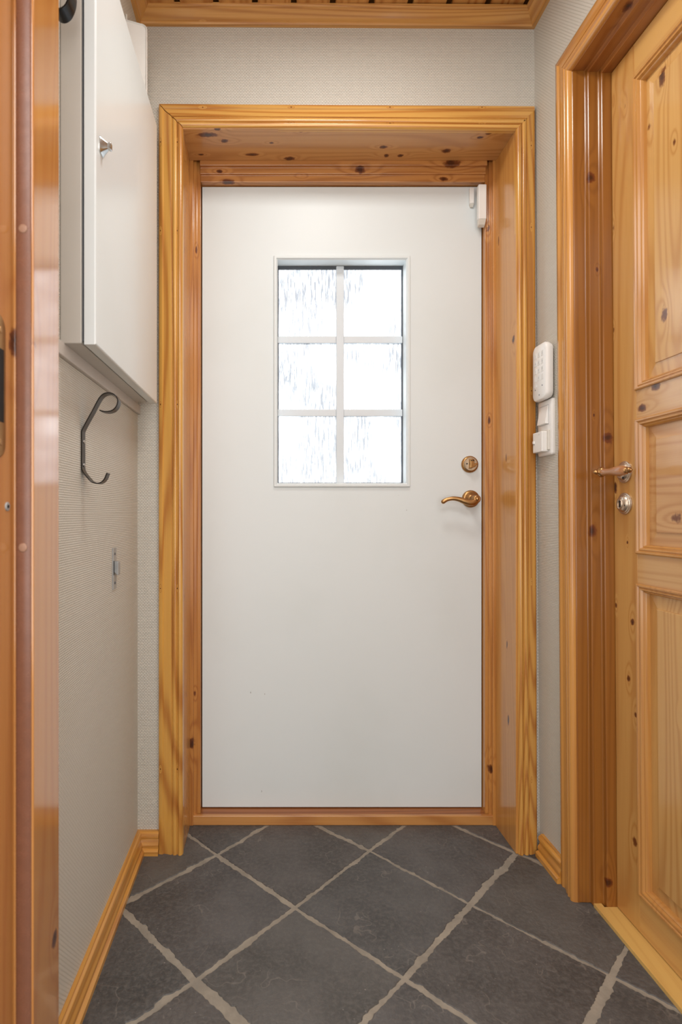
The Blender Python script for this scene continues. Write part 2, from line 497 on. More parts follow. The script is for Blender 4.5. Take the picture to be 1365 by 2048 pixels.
for w, t in CAS:
    X = rightw(w); tt = t
    X2 = min(X, xe)
    r0.append((X2, YB - t, 0.0)); r1.append((X2, YB - t, LZT - 0.001 + X2 - (LXR - 0.001)))
v, f = loft([[lean(p) for p in r0], r1])
make('side_casing', v, f, pine('Z', (222, 156, 78), (170, 92, 38), kRr, off(t1), 6, rings=60, contrast=.75), t1, smooth=True, auto=40)
r0 = [(xo + w, YB - t, LZT - 0.001 + CW - w + 0.003) for w, t in CAS]
r1 = [(min(rightw(w), xe), YB - t, LZT - 0.001 + CW - w - 0.004) for w, t in CAS]
make('head_casing', *loft([r0, r1]), pine('X', (228, 166, 90), (184, 108, 48), kH, off(t1), 9, rings=60, contrast=.85), t1, smooth=True, auto=40)

# lining of the niche
t2 = thing('trim_2', ((LXL + LXR) / 2, 1.79, 0), 'pine lining boards of the deep entrance door niche', 'door lining', kind='structure')
FY = 1.785
kn = [(LXR, 1.655, 1.517, .008, 1.3), (LXR, 1.69, .374, .006, 2.2), (LXR, 1.762, 1.861, .003, 5), (LXR, 1.706, 1.171, .003, 4), (LXR, 1.70, .60, .003, 4)]
make('side_board', *boxes([(LXR, LXR + 0.019, YB - 0.012, FY, 0.0, LZT)]), pine('Z', (212, 142, 74), (186, 112, 54), kn, off(t2), 12, contrast=.5), t2, bevel=.001)
kn = [(LXL, 1.70, 1.52, .003, 4), (LXL, 1.67, .75, .003, 3)]
make('side_board', *boxes([(LXL - 0.019, LXL, YB - 0.012, FY, 0.0, LZT)]), pine('Z', (212, 142, 74), (186, 112, 54), kn, off(t2), 14, contrast=.5), t2, bevel=.001)
kn = [(-.1865, 1.664, LZT, .009, 3.2), (-.1395, 1.691, LZT, .008, 1.2), (-.158, 1.638, LZT, .006, 1.5), (.09, 1.646, LZT, .006, 1.4), (.0026, 1.70, LZT, .004, 1.5),
      (.354, 1.64, LZT, .006, 1.6), (.6475, 1.655, LZT, .007, 1.4), (.63, 1.675, LZT, .005, 1.8), (.3485, 1.719, LZT, .006, 2), (.547, 1.737, LZT, .009, 1.4), (.365, 1.76, LZT, .007, 1.1),
      (.41, 1.76, LZT, .006, 1.3), (-.06, 1.755, LZT, .006, 3), (-.22, 1.755, LZT, .004, 2), (.06, 1.775, LZT, .008, 2)]
make('head_board', *boxes([(LXL - 0.019, LXR + 0.019, YB - 0.012, FY, LZT, LZT + 0.019)]), pine('X', (212, 146, 88), (180, 112, 62), kn, off(t2), 17, contrast=.6), t2, bevel=.001)

# rebated frame the entrance door closes into
t3 = thing('trim_3', ((DX0 + DX1) / 2, 1.81, 0), 'stepped pine frame directly around the white entrance door', 'door frame', kind='structure')
prof_in = [(0, 1.785), (.0098, 1.785), (.0098, 1.797), (.0195, 1.797), (.0195, 1.805), (.0297, 1.805), (.0297, 1.874), (.0420, 1.874), (.0420, 1.92), (-.019, 1.92), (-.019, 1.7852), (0, 1.7852)][:-1]
wR = LXR - (DX1 + .003)
def sc(p, total): return p * total / .0297
kn = [(.711, 1.80, .177, .010, 1.3), (.700, 1.80, 1.92, .006, 2), (.705, 1.80, 1.30, .004, 3)]
for side, xs, kk in ((1, LXR, kn), (-1, LXL, [(-.252, 1.785, .264, .012, 1.4), (-.245, 1.80, .42, .004, 2), (-.24, 1.80, 1.85, .004, 3)])):
    tot = wR if side == 1 else (DX0 - .003) - LXL
    ring = [(xs - side * (sc(w, tot) if w > 0 else w), y) for w, y in prof_in]
    make('side_jamb', *loft([[(a, b, 0.0) for a, b in ring], [(a, b, LZT + .019) for a, b in ring]]),
         pine('Z', (204, 132, 68), (168, 94, 44), kk, off(t3), 20 + side), t3, bevel=.0014)
hp = [(2.130, 1.785), (2.115, 1.785), (2.115, 1.797), (2.095, 1.797), (2.095, 1.805), (2.0735, 1.805), (2.0735, 1.874), (2.0600, 1.874), (2.0600, 1.92), (2.149, 1.92), (2.149, 1.7852), (2.13, 1.7852)][:-1]
kn = [(.288, 1.797, 2.108, .011, 1.3), (.58, 1.785, 2.122, .012, 1.8), (.56, 1.805, 2.083, .006, 2), (-.165, 1.797, 2.103, .006, 1.6), (-.14, 1.81, 2.075, .008, 2.5), (.10, 1.80, 2.09, .004, 3)]
make('head_jamb', *loft([[(DX0 - .0029, y, z) for z, y in hp], [(DX1 + .0029, y, z) for z, y in hp]]),
     pine('X', (204, 134, 76), (166, 96, 50), kn, off(t3), 27), t3, bevel=.0014)
make('threshold', *boxes([(LXL + .0005, LXR - .0005, 1.787, 1.800, 0.0, 0.0304)]), pine('X', (206, 138, 78), (170, 98, 48), [], off(t3), 31), t3, bevel=.002)
rg = [(1.8002, 0), (1.8002, .0285), (1.822, .0335), (1.84, .0345), (1.92, .0345), (1.92, 0)]
make('sill_step', *loft([[(DX0 - .0025, a, b) for a, b in rg], [(DX1 + .0025, a, b) for a, b in rg]]), pine('X', (160, 92, 50), (120, 62, 32), [], off(t3), 33), t3)

# baseboards
BB = [(0, 0), (.0240, 0), (.0240, .012), (.0215, .0150), (.0165, .0170), (.0165, .0200), (.0180, .0230), (.0170, .030), (.0120, .036), (.0112, .0440), (.0125, .0460), (.0150, .0480),
      (.0150, .0560), (.0125, .0600), (.0085, .0620), (.0085, .0650), (0, .0650)]
bm1 = pine('Y', (226, 158, 78), (188, 116, 50), [(XL, 1.2, .05, .003, 2)], (0, 0, 0), 41)
tag(make('baseboard_left', *loft([[(XL + t, 0.886, z) for t, z in BB], [(XL + t, YB - t, z) for t, z in BB]]), bm1, smooth=True, auto=35),
    'pine skirting board along the foot of the left wall', 'skirting board', kind='structure')
tag(make('baseboard_back', *loft([[(XL + t, YB - t, z) for t, z in BB], [(xo - .0008, YB - t, z) for t, z in BB]]), pine('X', (222, 152, 74), (184, 112, 48), [], (0, 0, 0), 43), smooth=True, auto=35),
    'short pine skirting piece between left wall and entrance door casing', 'skirting board', kind='structure')
tag(make('baseboard_right', *loft([[(XR - t, 1.5045, z) for t, z in BB], [(XR - t, 1.6275, z) for t, z in BB]]), pine('Y', (222, 150, 70), (180, 108, 46), [], (0, 0, 0), 45), leaning=True, smooth=True, auto=35),
    'short pine skirting piece below the light switch on the right wall', 'skirting board', kind='structure')

# crown moulding
t4 = thing('trim_4', (0.2, YB, ZC - .04), 'pine crown moulding along the top of the hallway walls', 'crown moulding', kind='structure')
CR = [(0, 2.437), (.0105, 2.437), (.0120, 2.4405), (.0120, 2.444), (.0155, 2.4455), (.0200, 2.4500), (.0270, 2.4575), (.0325, 2.4620), (.0325, 2.4650), (.0375, 2.4665), (.0385, 2.4700), (.0385, 2.4755), (0, 2.4755)]
def lx(z): return XR - LEAN * (z - 1)
D = .004
cl = [(XL + p, 0.886, z + D) for p, z in CR]; cbl = [(XL + p, YB - p, z + D) for p, z in CR]
cbr = [(lx(z) - p, YB - p, z - D) for p, z in CR]; cr = [(lx(z) - p, -2.04, z - D) for p, z in CR]
kn = [(-.2, YB - .01, 2.45, .002, 1), (.05, YB - .01, 2.45, .002, 1), (.5, YB - .01, 2.45, .002, 1)]
for a, b, ax, sd in ((cl, cbl, 'Y', 50), (cbl, cbr, 'X', 52), (cbr, cr, 'Y', 54)):
    make('crown_board', *loft([a, b]), pine(ax, (216, 150, 84), (176, 106, 52), kn if ax == 'X' else [], off(t4), sd, rings=70), t4, smooth=True, auto=35)

# ------------------------------------------------------------------ entrance door (white) with lattice window
d1 = thing('door_1', ((DX0 + DX1) / 2, DY, DZ0), 'white painted entrance door with a six-light window in it', 'door', kind='structure')
marks = [(-.066, DY, .413, .002, 2), (-.02, DY, .408, .0015, 2), (-.03, DY, .089, .0015, 3), (.446, DY, 1.011, .0015, 1.5), (.42, DY, 1.06, .001, 1)]
PAINT = paint('white_door_paint', (221, 228, 229), 0.42, [(a, b, c, r, s_) for a, b, c, r, s_ in marks], off(d1))
WX0, WX1, WZ0, WZ1 = .0098, .4560, 1.0870, 1.8430
hx0, hx1, hz0, hz1 = WX0 + .010, WX1 - .010, WZ0 + .010, WZ1 - .010
parts = []
for yy in (DY, DY + .044):
    o = [(DX0, yy, DZ0), (DX1, yy, DZ0), (DX1, yy, DZ1), (DX0, yy, DZ1), (hx0, yy, hz0), (hx1, yy, hz0), (hx1, yy, hz1), (hx0, yy, hz1)]
    parts.append((o, [(0, 1, 5, 4), (1, 2, 6, 5), (2, 3, 7, 6), (3, 0, 4, 7)]))
V, Fc = merge(parts)
for a, b in ((0, 1), (1, 2), (2, 3), (3, 0)): Fc.append((a, b, b + 8, a + 8))
for a, b in ((4, 5), (5, 6), (6, 7), (7, 4)): Fc.append((a, b, b + 8, a + 8))
make('door_leaf', V, Fc, PAINT, d1)
wf = make('window_frame', *rect_loops('Y', (WX0, WX1, WZ0, WZ1), [(0, DY), (0, DY - .005), (.0015, DY - .0075), (.008, DY - .0075), (.0105, DY - .004), (.0125, DY - .002), (.0125, DY + .050), (.0110, DY + .054)]), PAINT, d1)
tag(make('gasket', *rect_loops('Y', (WX0 + .0115, WX1 - .0115, WZ0 + .0115, WZ1 - .0115), [(0, DY + .0495), (0, DY + .0425), (.0045, DY + .0425), (.0055, DY + .0495)]), RUBBER, wf), 'dark grey glazing seal')
GLASS = glass_mat()
tag(make('gasket', *boxes([(WX0 + .013, WX1 - .013, DY + .0430, DY + .0470, WZ1 - .0245, WZ1 - .0135)]), RUBBER, wf, bevel=.001), 'dark grey glazing seal')
MUNT = paint('white_bar', (218, 226, 232), .4)
gx0, gx1, gz0, gz1 = WX0 + .0135, WX1 - .0135, WZ0 + .0135, WZ1 - .0135
vx = (680.3 - 542) * 1.874 / F; vw = .0128
zb = [1 + (1027 - 826) * 1.874 / F, 1 + (1027 - 680) * 1.874 / F]; hw = .0118
make('glazing_bar', *boxes([(vx - vw, vx + vw, 1.868, 1.888, gz0, gz1)]), MUNT, wf, bevel=.002)
for z in zb:
    make('glazing_bar', *boxes([(gx0, vx - vw, 1.870, 1.887, z - hw, z + hw)]), MUNT, wf, bevel=.002)
    make('glazing_bar', *boxes([(vx + vw, gx1, 1.870, 1.887, z - hw, z + hw)]), MUNT, wf, bevel=.002)
zz = [gz0, zb[0] - hw, zb[0] + hw, zb[1] - hw, zb[1] + hw, gz1]
for a, b in ((gx0, vx - vw), (vx + vw, gx1)):
    for i in range(0, 6, 2):
        make('pane', *boxes([(a, b, 1.876, 1.880, zz[i], zz[i + 1])]), GLASS, wf)

# thumb-turn lock
lc = Vector((.652, DY, 1.161))
lk = make('deadlock_rosette', *lathe(lc, (0, -1, 0), [(0, .0275), (.004, .0275), (.0065, .0262), (.0085, .0240), (.0090, .0225), (.0085, .0215), (.0095, .019), (.0102, .010), (.0103, 0.0005)], 36), BRASS, d1, smooth=True, auto=40)
make('face_disc', *lathe(lc + Vector((0, -.0100, 0)), (0, -1, 0), [(0, .0222), (.0012, .0222), (.0030, .0205), (.0036, .012), (.0036, .0005)], 36), plain('pale_brass', (222, 212, 190), .2, .85), lk, smooth=True, auto=40)
tp = [(-.006, .017), (.003, .0185), (.008, .013), (.007, .001), (.018, .004), (.0205, .0005), (.010, -.010), (.000, -.0150), (-.0085, -.0155), (-.0075, -.004), (-.0075, .008)]
tc = lc + Vector((.0, -.0134, 0))
ring0 = [(tc.x + a, tc.y, tc.z + b) for a, b in tp]; ring1 = [(tc.x + a * .9 + .001, tc.y - .012, tc.z + b * .9) for a, b in tp]
make('thumb_turn', *loft([ring0, ring1]), BRASS, lk, bevel=.0022, seg=3)
v, f = merge([lathe(tc + Vector((a, -.0005 if c else -.0118, b)), (0, -1, 0), [(0, .0024), (.0008, .0022)], 12) for a, b, c in ((-.013, .001, 1), (.004, .0105, 0), (-.002, .0105, 0))])
make('screw_hole', v, f, DARK, lk)

# lever handle
hc = Vector((.655, DY, 1.0479))
hd = make('handle_rosette', *lathe(hc, (0, -1, 0), [(0, .0285), (.003, .0285), (.007, .0272), (.009, .0240), (.0095, .0215), (.012, .0195), (.0160, .0150), (.020, .0125), (.0205, .0110), (.048, .0105), (.050, .010)], 36), BRASS, d1, smooth=True, auto=40)
def px(x, y, Y): return ((x - 542) * Y / F, Y, 1 + (1027 - y) * Y / F)
def z8(x, y, Y): return px(840 + x * .1319, 860 + y * .1319, Y)
pts = [z8(862, 1045, 1.778), z8(835, 1088, 1.776), z8(770, 1102, 1.775), z8(690, 1083, 1.775), z8(600, 1052, 1.776), z8(510, 1038, 1.777), z8(430, 1050, 1.779), z8(375, 1075, 1.781), z8(335, 1108, 1.783)]
S = spline(pts, 6); nS = len(S)
rr = []
for i in range(nS):
    t = i / (nS - 1); r = .0080 - .0022 * t + .0012 * math.sin(t * PI * 2.2)
    if t > .9: r *= 1 - ((t - .9) / .1) ** 2 * .65
    rr.append(r)
v, f = tube(S, rr, 16, 1.2)
v2, f2 = lathe(Vector(z8(860, 1046, 1.779)) + Vector((0, .010, 0)), (0, -1, 0), [(0, .006), (.003, .0115), (.008, .0132), (.014, .0128), (.018, .0108), (.019, .0080), (.0185, .0068), (.0215, .0060), (.0235, .0040), (.0240, .0005)], 28)
make('lever', *merge([(v, f), (v2, f2)]), BRASS, hd, smooth=True, auto=45)

# ------------------------------------------------------------------ alarm contact on the frame and its magnet on the door
s1 = thing('door_alarm_sensor', (.684, 1.800, 1.95), 'long white magnetic door sensor on the pine frame at the top right', 'alarm sensor')
q = [(.6700, 1.95 + .106), (.6900, 1.95 + .1065), (.6900, 10.8865), (.6865, 1.945), (.6700, 1.945)]
yA, yB = 1.786, 1.8035
body = boxes([(.6665, .6925, yA, yB + .0012, 1.944, 2.0560)])
make('sensor_body', *body, PLASTIC, s1, bevel=.003, seg=3)
r0 = [(.6675, yA + .0015, 1.944), (.6915, yA + .0015, 1.944), (.6915, yB, 1.944), (.6675, yB, 1.944)]
r1 = [(.6685, yA + .009, 1.930), (.6905, yA + .009, 1.930), (.6905, yB, 1.924), (.6685, yB, 1.924)]
make('sensor_end_cap', *loft([r0, r1]), PLASTIC2, s1, bevel=.0015)
s2 = thing('sensor_magnet', (.657, DY, 1.99), 'small white magnet block on the entrance door beside the sensor', 'alarm sensor')
make('magnet_body', *boxes([(.6490, .6635, 1.815, DY, 2.0100, 2.0620)]), PLASTIC, s2, bevel=.0025, seg=3)
r0 = [(.6500, 1.8160, 2.010), (.6625, 1.8160, 2.010), (.6625, DY, 2.010), (.6500, DY, 2.010)]
r1 = [(.6530, 1.8220, 2.001), (.6620, 1.8220, 2.001), (.6620, DY, 2.001), (.6530, DY, 2.001)]
make('magnet_end_cap', *loft([r0, r1]), PLASTIC2, s2, bevel=.001)

# ------------------------------------------------------------------ right door: casing, stepped lining, panelled leaf
YO, YI = 1.5045, 1.4333                # far casing outer and inner edge
YN = 0.604 - (YI - 1.4038)             # near inner casing edge
ZI = 2.1387
t5 = thing('trim_5', (XR, 1.0, 0), 'profiled pine casing around the panelled pine door on the right', 'door casing', kind='structure')
kw = dict(leaning=True, smooth=True, auto=40)
make('side_casing', *loft([[(XR - t, YO - w, 0) for w, t in CAS], [(XR - t, YO - w, ZI + CW - w) for w, t in CAS]]),
     pine('Z', (216, 146, 76), (178, 108, 52), [], off(t5), 61, rings=30), t5, **kw)
make('head_casing', *loft([[(XR - t, YO - w, ZI + CW - w) for w, t in CAS], [(XR - t, YN - CW + w, ZI + CW - w) for w, t in CAS]]),
     pine('Y', (212, 142, 74), (180, 110, 56), [], off(t5), 63, rings=30), t5, **kw)
make('side_casing', *loft([[(XR - t, YN - CW + w, 0) for w, t in CAS], [(XR - t, YN - CW + w, ZI + CW - w) for w, t in CAS]]),
     pine('Z', (216, 146, 76), (178, 108, 52), [], off(t5), 65, rings=30), t5, **kw)
t6 = thing('trim_6', (XR + .05, 1.0, 0), 'stepped pine frame and pale threshold of the right door', 'door frame', kind='structure')
XF = .865
# profile as (x, inset from the casing's inner edge)
LP = [(XR - .008, .0015), (.8144, .0025), (.8144, .0160), (.8410, .0160), (.8410, .0293), (XF + .042, .0293), (XF + .042, .044), (.955, .044), (.955, -.0165), (XR - .008, -.0165)]
kn = [(.813, 1.4166, 1.854, .0105, 1.15), (.850, 1.404, 1.190, .0115, 1.15), (.817, 1.4166, .954, .0105, 1.3), (.851, 1.404, .070, .010, 1.1), (.83, 1.4166, 1.62, .003, 2), (.822, 1.4166, 1.25, .002, 2)]
LM = pine('Z', (156, 92, 38), (128, 68, 26), kn, off(t6), 70, contrast=.55)
make('side_jamb', *loft([[(x_, YI - i, 0) for x_, i in LP], [(x_, YI - i, ZI + .0165) for x_, i in LP]]), LM, t6, bevel=.0030, seg=3, leaning=True)
make('side_jamb', *loft([[(x_, YN + i, 0) for x_, i in LP], [(x_, YN + i, ZI + .0165) for x_, i in LP]]), LM, t6, bevel=.0030, seg=3, leaning=True)
LH = [p for p in LP]
make('head_jamb', *loft([[(x_, YI - .0014, ZI - i) for x_, i in LH], [(x_, YN + .0014, ZI - i) for x_, i in LH]]),
     pine('Y', (172, 102, 50), (142, 76, 34), [(.80, 1.25, ZI, .008, 1.5)], off(t6), 74, contrast=.55), t6, bevel=.0014, leaning=True)
v, f = boxes([(.8215, .955, YN + .0294, YI - .0294, 0.0, .0090), (.8215, .8409, YI - .0294, YI - .0162, 0.0, .009)])
tag(make('threshold', v, f, pine('Y', (232, 178, 104), (206, 146, 78), [], off(t6), 76, contrast=.4), t6, bevel=.0), 'pale pine threshold strip')

# leaf
d2 = thing('door_2', (XF + .02, 1.0, .012), 'panelled varnished pine door with lever handle in the right wall', 'door', kind='structure')
y1 = YI - .0293 - .0018; y0 = YN + .0293 + .0018
zt = ZI - .0293 - .002; zbm = .0115
SW = .0865
ys1, ys0 = y1 - SW, y0 + SW
KST = [(XF, 1.349, 1.985, .0055, 1.5), (XF, 1.392, 2.03, .005, 3.2), (XF, 1.360, 2.01, .004, 3), (XF, 1.398, 1.72, .005, 3.0), (XF, 1.398, 1.065, .0055, 2.4), (XF, 1.400, 1.46, .004, 2), (XF, 1.336, .74, .0065, 1.2),
       (XF, 1.351, .60, .006, 1.2), (XF, 1.325, .521, .0055, 1.1), (XF, 1.333, .215, .009, 1.2), (XF, 1.398, .77, .004, 1.4), (XF, 1.352, .93, .0025, 1.4)]
dl, dd = (218, 158, 92), (190, 122, 62)
box('stile', (XF, XF + .04, ys1, y1, zbm, zt), pine('Z', dl, dd, KST, off(d2), 80, contrast=.6), d2, bevel=.0008, leaning=True)
box('stile', (XF, XF + .04, y0, ys0, zbm, zt), pine('Z', dl, dd, [], off(d2), 82, contrast=.6), d2, bevel=.0008, leaning=True)
RA = [(2.027, zt), (1.2207, 1.2915), (.8335, .9065), (zbm, .101)]
KR = [[], [(XF, 1.25, 1.285, .009, 1.4), (XF, 1.295, 1.245, .008, 1.5)], [], []]
for i, (a, b) in enumerate(RA):
    box('rail', (XF + .0002, XF + .0398, ys0, ys1, a, b), pine('Y', (214, 158, 104) if 0 < i < 3 else dl, (190, 126, 74), KR[i], off(d2), 84 + i, contrast=.55), d2, bevel=.0008, leaning=True)
MP = [(-.0015, XF + .006), (-.0015, XF - .0035), (.001, XF - .0050), (.0045, XF - .0045), (.0065, XF - .001), (.0075, XF - .001), (.009, XF - .0025), (.012, XF - .0015), (.0140, XF + .0025), (.0145, XF + .004), (.0165, XF + .0035),
      (.0185, XF + .0055), (.0200, XF + .0105), (.0205, XF + .020)]
PN = [(1.2915, 2.027, 'Z'), (.9065, 1.2207, 'Y'), (.101, .8335, 'Z')]
KP = [[(XF, 1.236, 1.97, .009, 2.6), (XF, 1.287, 1.891, .009, 1.3), (XF, 1.234, 1.439, .0095, 2.0), (XF, 1.20, 1.80, .005, 2)], [(XF, 1.20, .99, .012, 1.6)], [(XF, 1.20, .564, .006, 1.2), (XF, 1.19, .32, .006, 1.2)]]
for i, (a, b, ax) in enumerate(PN):
    make('panel_moulding', *rect_loops('X', (ys0, ys1, a, b), MP), pine('Z', (204, 138, 74), (176, 104, 50), [], off(d2), 90 + i, contrast=.4), d2, leaning=True, smooth=True, auto=30)
    pr = [(.0175, XF + .016), (.0195, XF + .016), (.0500, XF + .0125), (.0505, XF + .0100), (.0525, XF + .0095)]
    make('panel', *rect_loops('X', (ys0, ys1, a, b), pr, cap=True), pine(ax, (222, 164, 100) if i != 1 else (216, 158, 106), (194, 128, 68) if i != 1 else (190, 124, 76), KP[i], off(d2), 95 + i, contrast=.7), d2, leaning=True)
box('back_board', (XF + .020, XF + .038, ys0 + .001, ys1 - .001, .10, 2.03), pine('Z', dl, dd, [], off(d2), 99), d2, bevel=0, leaning=True)

# hardware of the right door
hx = XF - LEAN * .10
ros = [(0, .0265), (.002, .0268), (.0035, .0262), (.0045, .0235), (.0060, .0228), (.0068, .0205), (.0105, .0185), (.0125, .0150), (.0130, .0110)]
rc = Vector((hx, 1.3585, 1.1010))
h2 = tag(make('handle_rosette', *lathe(rc, (-1, 0, 0), ros + [(.0155, .0100), (.018, .0085), (.0185, .0005)], 36), SILVER, d2, smooth=True, auto=40), 'round pale metal rose')
ax_x = .7985
nk = [(.012, .0085), (.030, .0070), (.044, .0070), (.050, .0085), (.0535, .0110), (.0570, .0128), (.0610, .0125), (.0645, .0098), (.0665, .0066), (.0685, .0050), (.0705, .0058), (.0730, .0055), (.0755, .0036), (.0775, .0020), (.0785, .0005)]
tag(make('handle_neck', *lathe(rc, (-1, 0, 0), nk, 28), BRASS, h2, smooth=True, auto=50), 'turned brass neck ending in a pointed ball')
ga = Vector((rc.x - .0570, rc.y - .004, rc.z - .0005)); gb = Vector((rc.x - .0560, rc.y - .098, rc.z - .003))
gd = gb - ga; Lg = gd.length
gp = [(.0, .0085), (.004, .0092), (.010, .0078), (.022, .0076), (.036, .0088), (.052, .0110), (.064, .0122), (.076, .0115), (.085, .0092), (.088, .0070)]
tag(make('grip', *lathe(ga, gd, gp, 28), pine('Y', (196, 132, 92), (160, 96, 60), [], off(h2), 101, rough=.15), h2, smooth=True, auto=50), 'turned wooden grip')
fp = [(.0872, .0072), (.090, .0074), (.0915, .0055), (.0935, .0050), (.0960, .0066), (.0990, .0068), (.1015, .0050), (.1035, .0035), (.1055, .0032), (.1070, .0018), (.1075, .0004)]
tag(make('finial', *lathe(ga, gd, fp, 24), BRASS, h2, smooth=True, auto=50), 'small brass finial')
ec = Vector((hx + LEAN * .08, 1.3585, 1.0240))
e2 = tag(make('keyhole_escutcheon', *lathe(ec, (-1, 0, 0), ros + [(.0140, .0100), (.0142, .0005)], 36), SILVER, d2, smooth=True, auto=40), 'round pale metal keyhole rose')
kh = [(0.0028 * math.cos(a), .0045 + .0032 * math.sin(a)) for a in [math.radians(-50 + 280 * i / 12) for i in range(13)]]
kh = kh + [(-.0030, -.0085), (.0030, -.0085)]
v, f = loft([[(ec.x - .0138, ec.y + a, ec.z + b) for a, b in kh], [(ec.x - .0147, ec.y + a, ec.z + b) for a, b in kh]])
make('keyhole', v, f, DARK, e2)
kr_o = [(math.cos(2 * PI * i / 24) * .0092, math.sin(2 * PI * i / 24) * .0128 - .001) for i in range(24)]
rings = [[(ec.x - .0125 - q_, ec.y + a * s_, ec.z + b * s_) for a, b in kr_o] for s_, q_ in ((1.0, 0), (1.0, .0022), (.92, .0030), (.80, .0025), (.78, 0))]
make('key_collar', *loft(rings, closed=True), SILVER, e2, smooth=True, auto=50)
v, f = lathe(ec + Vector((-.0105, -.0135, -.004)), (-1, 0, 0), [(0, .0030), (.0020, .0028)], 12)
make('screw', v, f, DARK, e2)
v, f = lathe(rc + Vector((-.0110, -.0100, -.0150)), (-1, 0, 0), [(0, .0028), (.0020, .0026)], 12)
make('screw', v, f, DARK, h2)

# ------------------------------------------------------------------ keypad on the right wall
def xw(z): return XR - LEAN * (z - 1)
kz0, kz1, ky0, ky1 = 1.3190, 1.4790, 1.537, 1.6175
kx = .7590
kp = thing('alarm_keypad', (xw(1.4), 1.58, kz0), 'white rounded alarm keypad mounted just above the light switch', 'keypad')
zc, yc = (kz0 + kz1) / 2, (ky0 + ky1) / 2
def rr_ring(x_, w, h, r, dy=0, dz=0): return [(x_, yc + a + dy, zc + b + dz) for a, b in rounded_rect(w, h, r, 6)]
W_, H_ = ky1 - ky0, kz1 - kz0
make('keypad_housing', *loft([rr_ring(kx + .022, W_ * .90, H_ * .94, .016), rr_ring(kx + .012, W_, H_, .020), rr_ring(kx + .005, W_, H_, .020), rr_ring(kx + .0015, W_ - .004, H_ - .004, .018), rr_ring(kx, W_ - .009, H_ - .009, .016)]),
     PLASTIC, kp, smooth=True, auto=40)
make('wall_bracket', *loft([rr_ring(kx + .0222, W_ * .74, H_ * .80, .012, .008), rr_ring(xw(zc) + .0005, W_ * .74, H_ * .80, .012, .008)]), PLASTIC2, kp, smooth=True, auto=40)
KEYM = plain('keypad_key', (230, 230, 227), .45, 0, .01)
for r_ in range(4):
    for c_ in range(3):
        yk = yc + .020 - c_ * .020; zk = zc + .050 - r_ * .022
        ky = make('key', *boxes([(kx - .0006, kx + .0003, yk - .0065, yk + .0065, zk - .0075, zk + .0075)]), KEYM, kp, bevel=.0004, seg=1)
# printed digits
def text_mesh(body_, size, loc, rot, mat, parent, name):
    cu = bpy.data.curves.new(name, 'FONT'); cu.body = body_; cu.size = size; cu.align_x = 'CENTER'; cu.align_y = 'CENTER'; cu.extrude = .00015
    to = bpy.data.objects.new(name + '_tmp', cu); COL.objects.link(to)
    dg = bpy.context.evaluated_depsgraph_get(); me = bpy.data.meshes.new_from_object(to.evaluated_get(dg))
    COL.objects.unlink(to); bpy.data.objects.remove(to)
    M = Matrix.Translation(Vector(loc) - parent_world(parent)) @ rot
    me.transform(M); me.materials.clear(); me.materials.append(mat); me.name = name
    o = bpy.data.objects.new(name, me); COL.objects.link(o); o.parent = parent
    return o
RotR = Matrix(((0, 0, -1), (-1, 0, 0), (0, 1, 0))).to_4x4()      # text facing -X, running towards -Y
for i, ch in enumerate('1234567890'):
    r_, c_ = (divmod(i, 3) if i < 9 else (3, 1))
    text_mesh(ch, .009, (kx - .0007, yc + .020 - c_ * .020, zc + .050 - r_ * .022), RotR, KEYPRINT, kp, 'digit')
for yk, zk in ((yc + .021, zc - .046), (yc - .019, zc - .040), (yc - .002, zc - .064)):
    make('indicator', *lathe((kx + .0002, yk, zk), (-1, 0, 0), [(0, .0022), (.0008, .0020)], 12), plain('grey_lens', (120, 124, 128), .3), kp)
v, f = boxes([(kx - .0006, kx + .0003, yk - .0080, yk + .0080, zk - .0040, zk + .0040) for yk, zk in ((yc + .019, zc - .036),)])
make('key', v, f, KEYM, kp, bevel=.0004, seg=1)

# ------------------------------------------------------------------ double wall plate: rocker switch and timer socket insert
sp_ = thing('light_switch', (xw(1.24), 1.588, 1.165), 'white double wall plate with a rocker switch under the keypad', 'light switch')
pz0, pz1, py0, py1 = 1.1640, 1.3220, 1.5450, 1.6260
pxw = xw(1.243); zc, yc = (pz0 + pz1) / 2, (py0 + py1) / 2
make('wall_plate', *loft([rr_ring(pxw + .0012, py1 - py0, pz1 - pz0, .006), rr_ring(pxw - .0060, py1 - py0, pz1 - pz0, .006), rr_ring(pxw - .0085, py1 - py0 - .004, pz1 - pz0 - .004, .005), rr_ring(pxw - .0095, py1 - py0 - .010, pz1 - pz0 - .010, .004)]),
     PLASTIC, sp_, smooth=True, auto=40)
# rocker: tilted paddle
a, b = 1.252, 1.305; ya, yb = 1.562, 1.613
r0 = [(pxw - .009, ya, a), (pxw - .009, yb, a), (pxw - .009, yb, b), (pxw - .009, ya, b)]
r1 = [(pxw - .0185, ya + .001, a + .001), (pxw - .0185, yb - .001, a + .001), (pxw - .0110, yb - .001, b - .001), (pxw - .0110, ya + .001, b - .001)]
make('rocker', *loft([r0, r1]), PLASTIC, sp_, bevel=.0012)
rf = rect_loops('X', (ya - .0015, yb + .0015, a - .0015, b + .0015), [(0, pxw - .0094), (0, pxw - .0099), (.0013, pxw - .0099)])
make('rocker_gap', *rf, KEYPRINT, sp_)
ins_ = make('timer_insert', *boxes([(pxw - .0285, pxw - .009, 1.562, 1.616, 1.174, 1.2315)]), PLASTIC, sp_, bevel=.0022, seg=3)
make('insert_base', *boxes([(pxw - .0150, pxw - .009, 1.553, 1.6185, 1.178, 1.2345)]), PLASTIC2, sp_, bevel=.0015)
make('slide', *boxes([(pxw - .0315, pxw - .0284, 1.604, 1.612, 1.200, 1.208)]), PLASTIC, ins_, bevel=.0008)
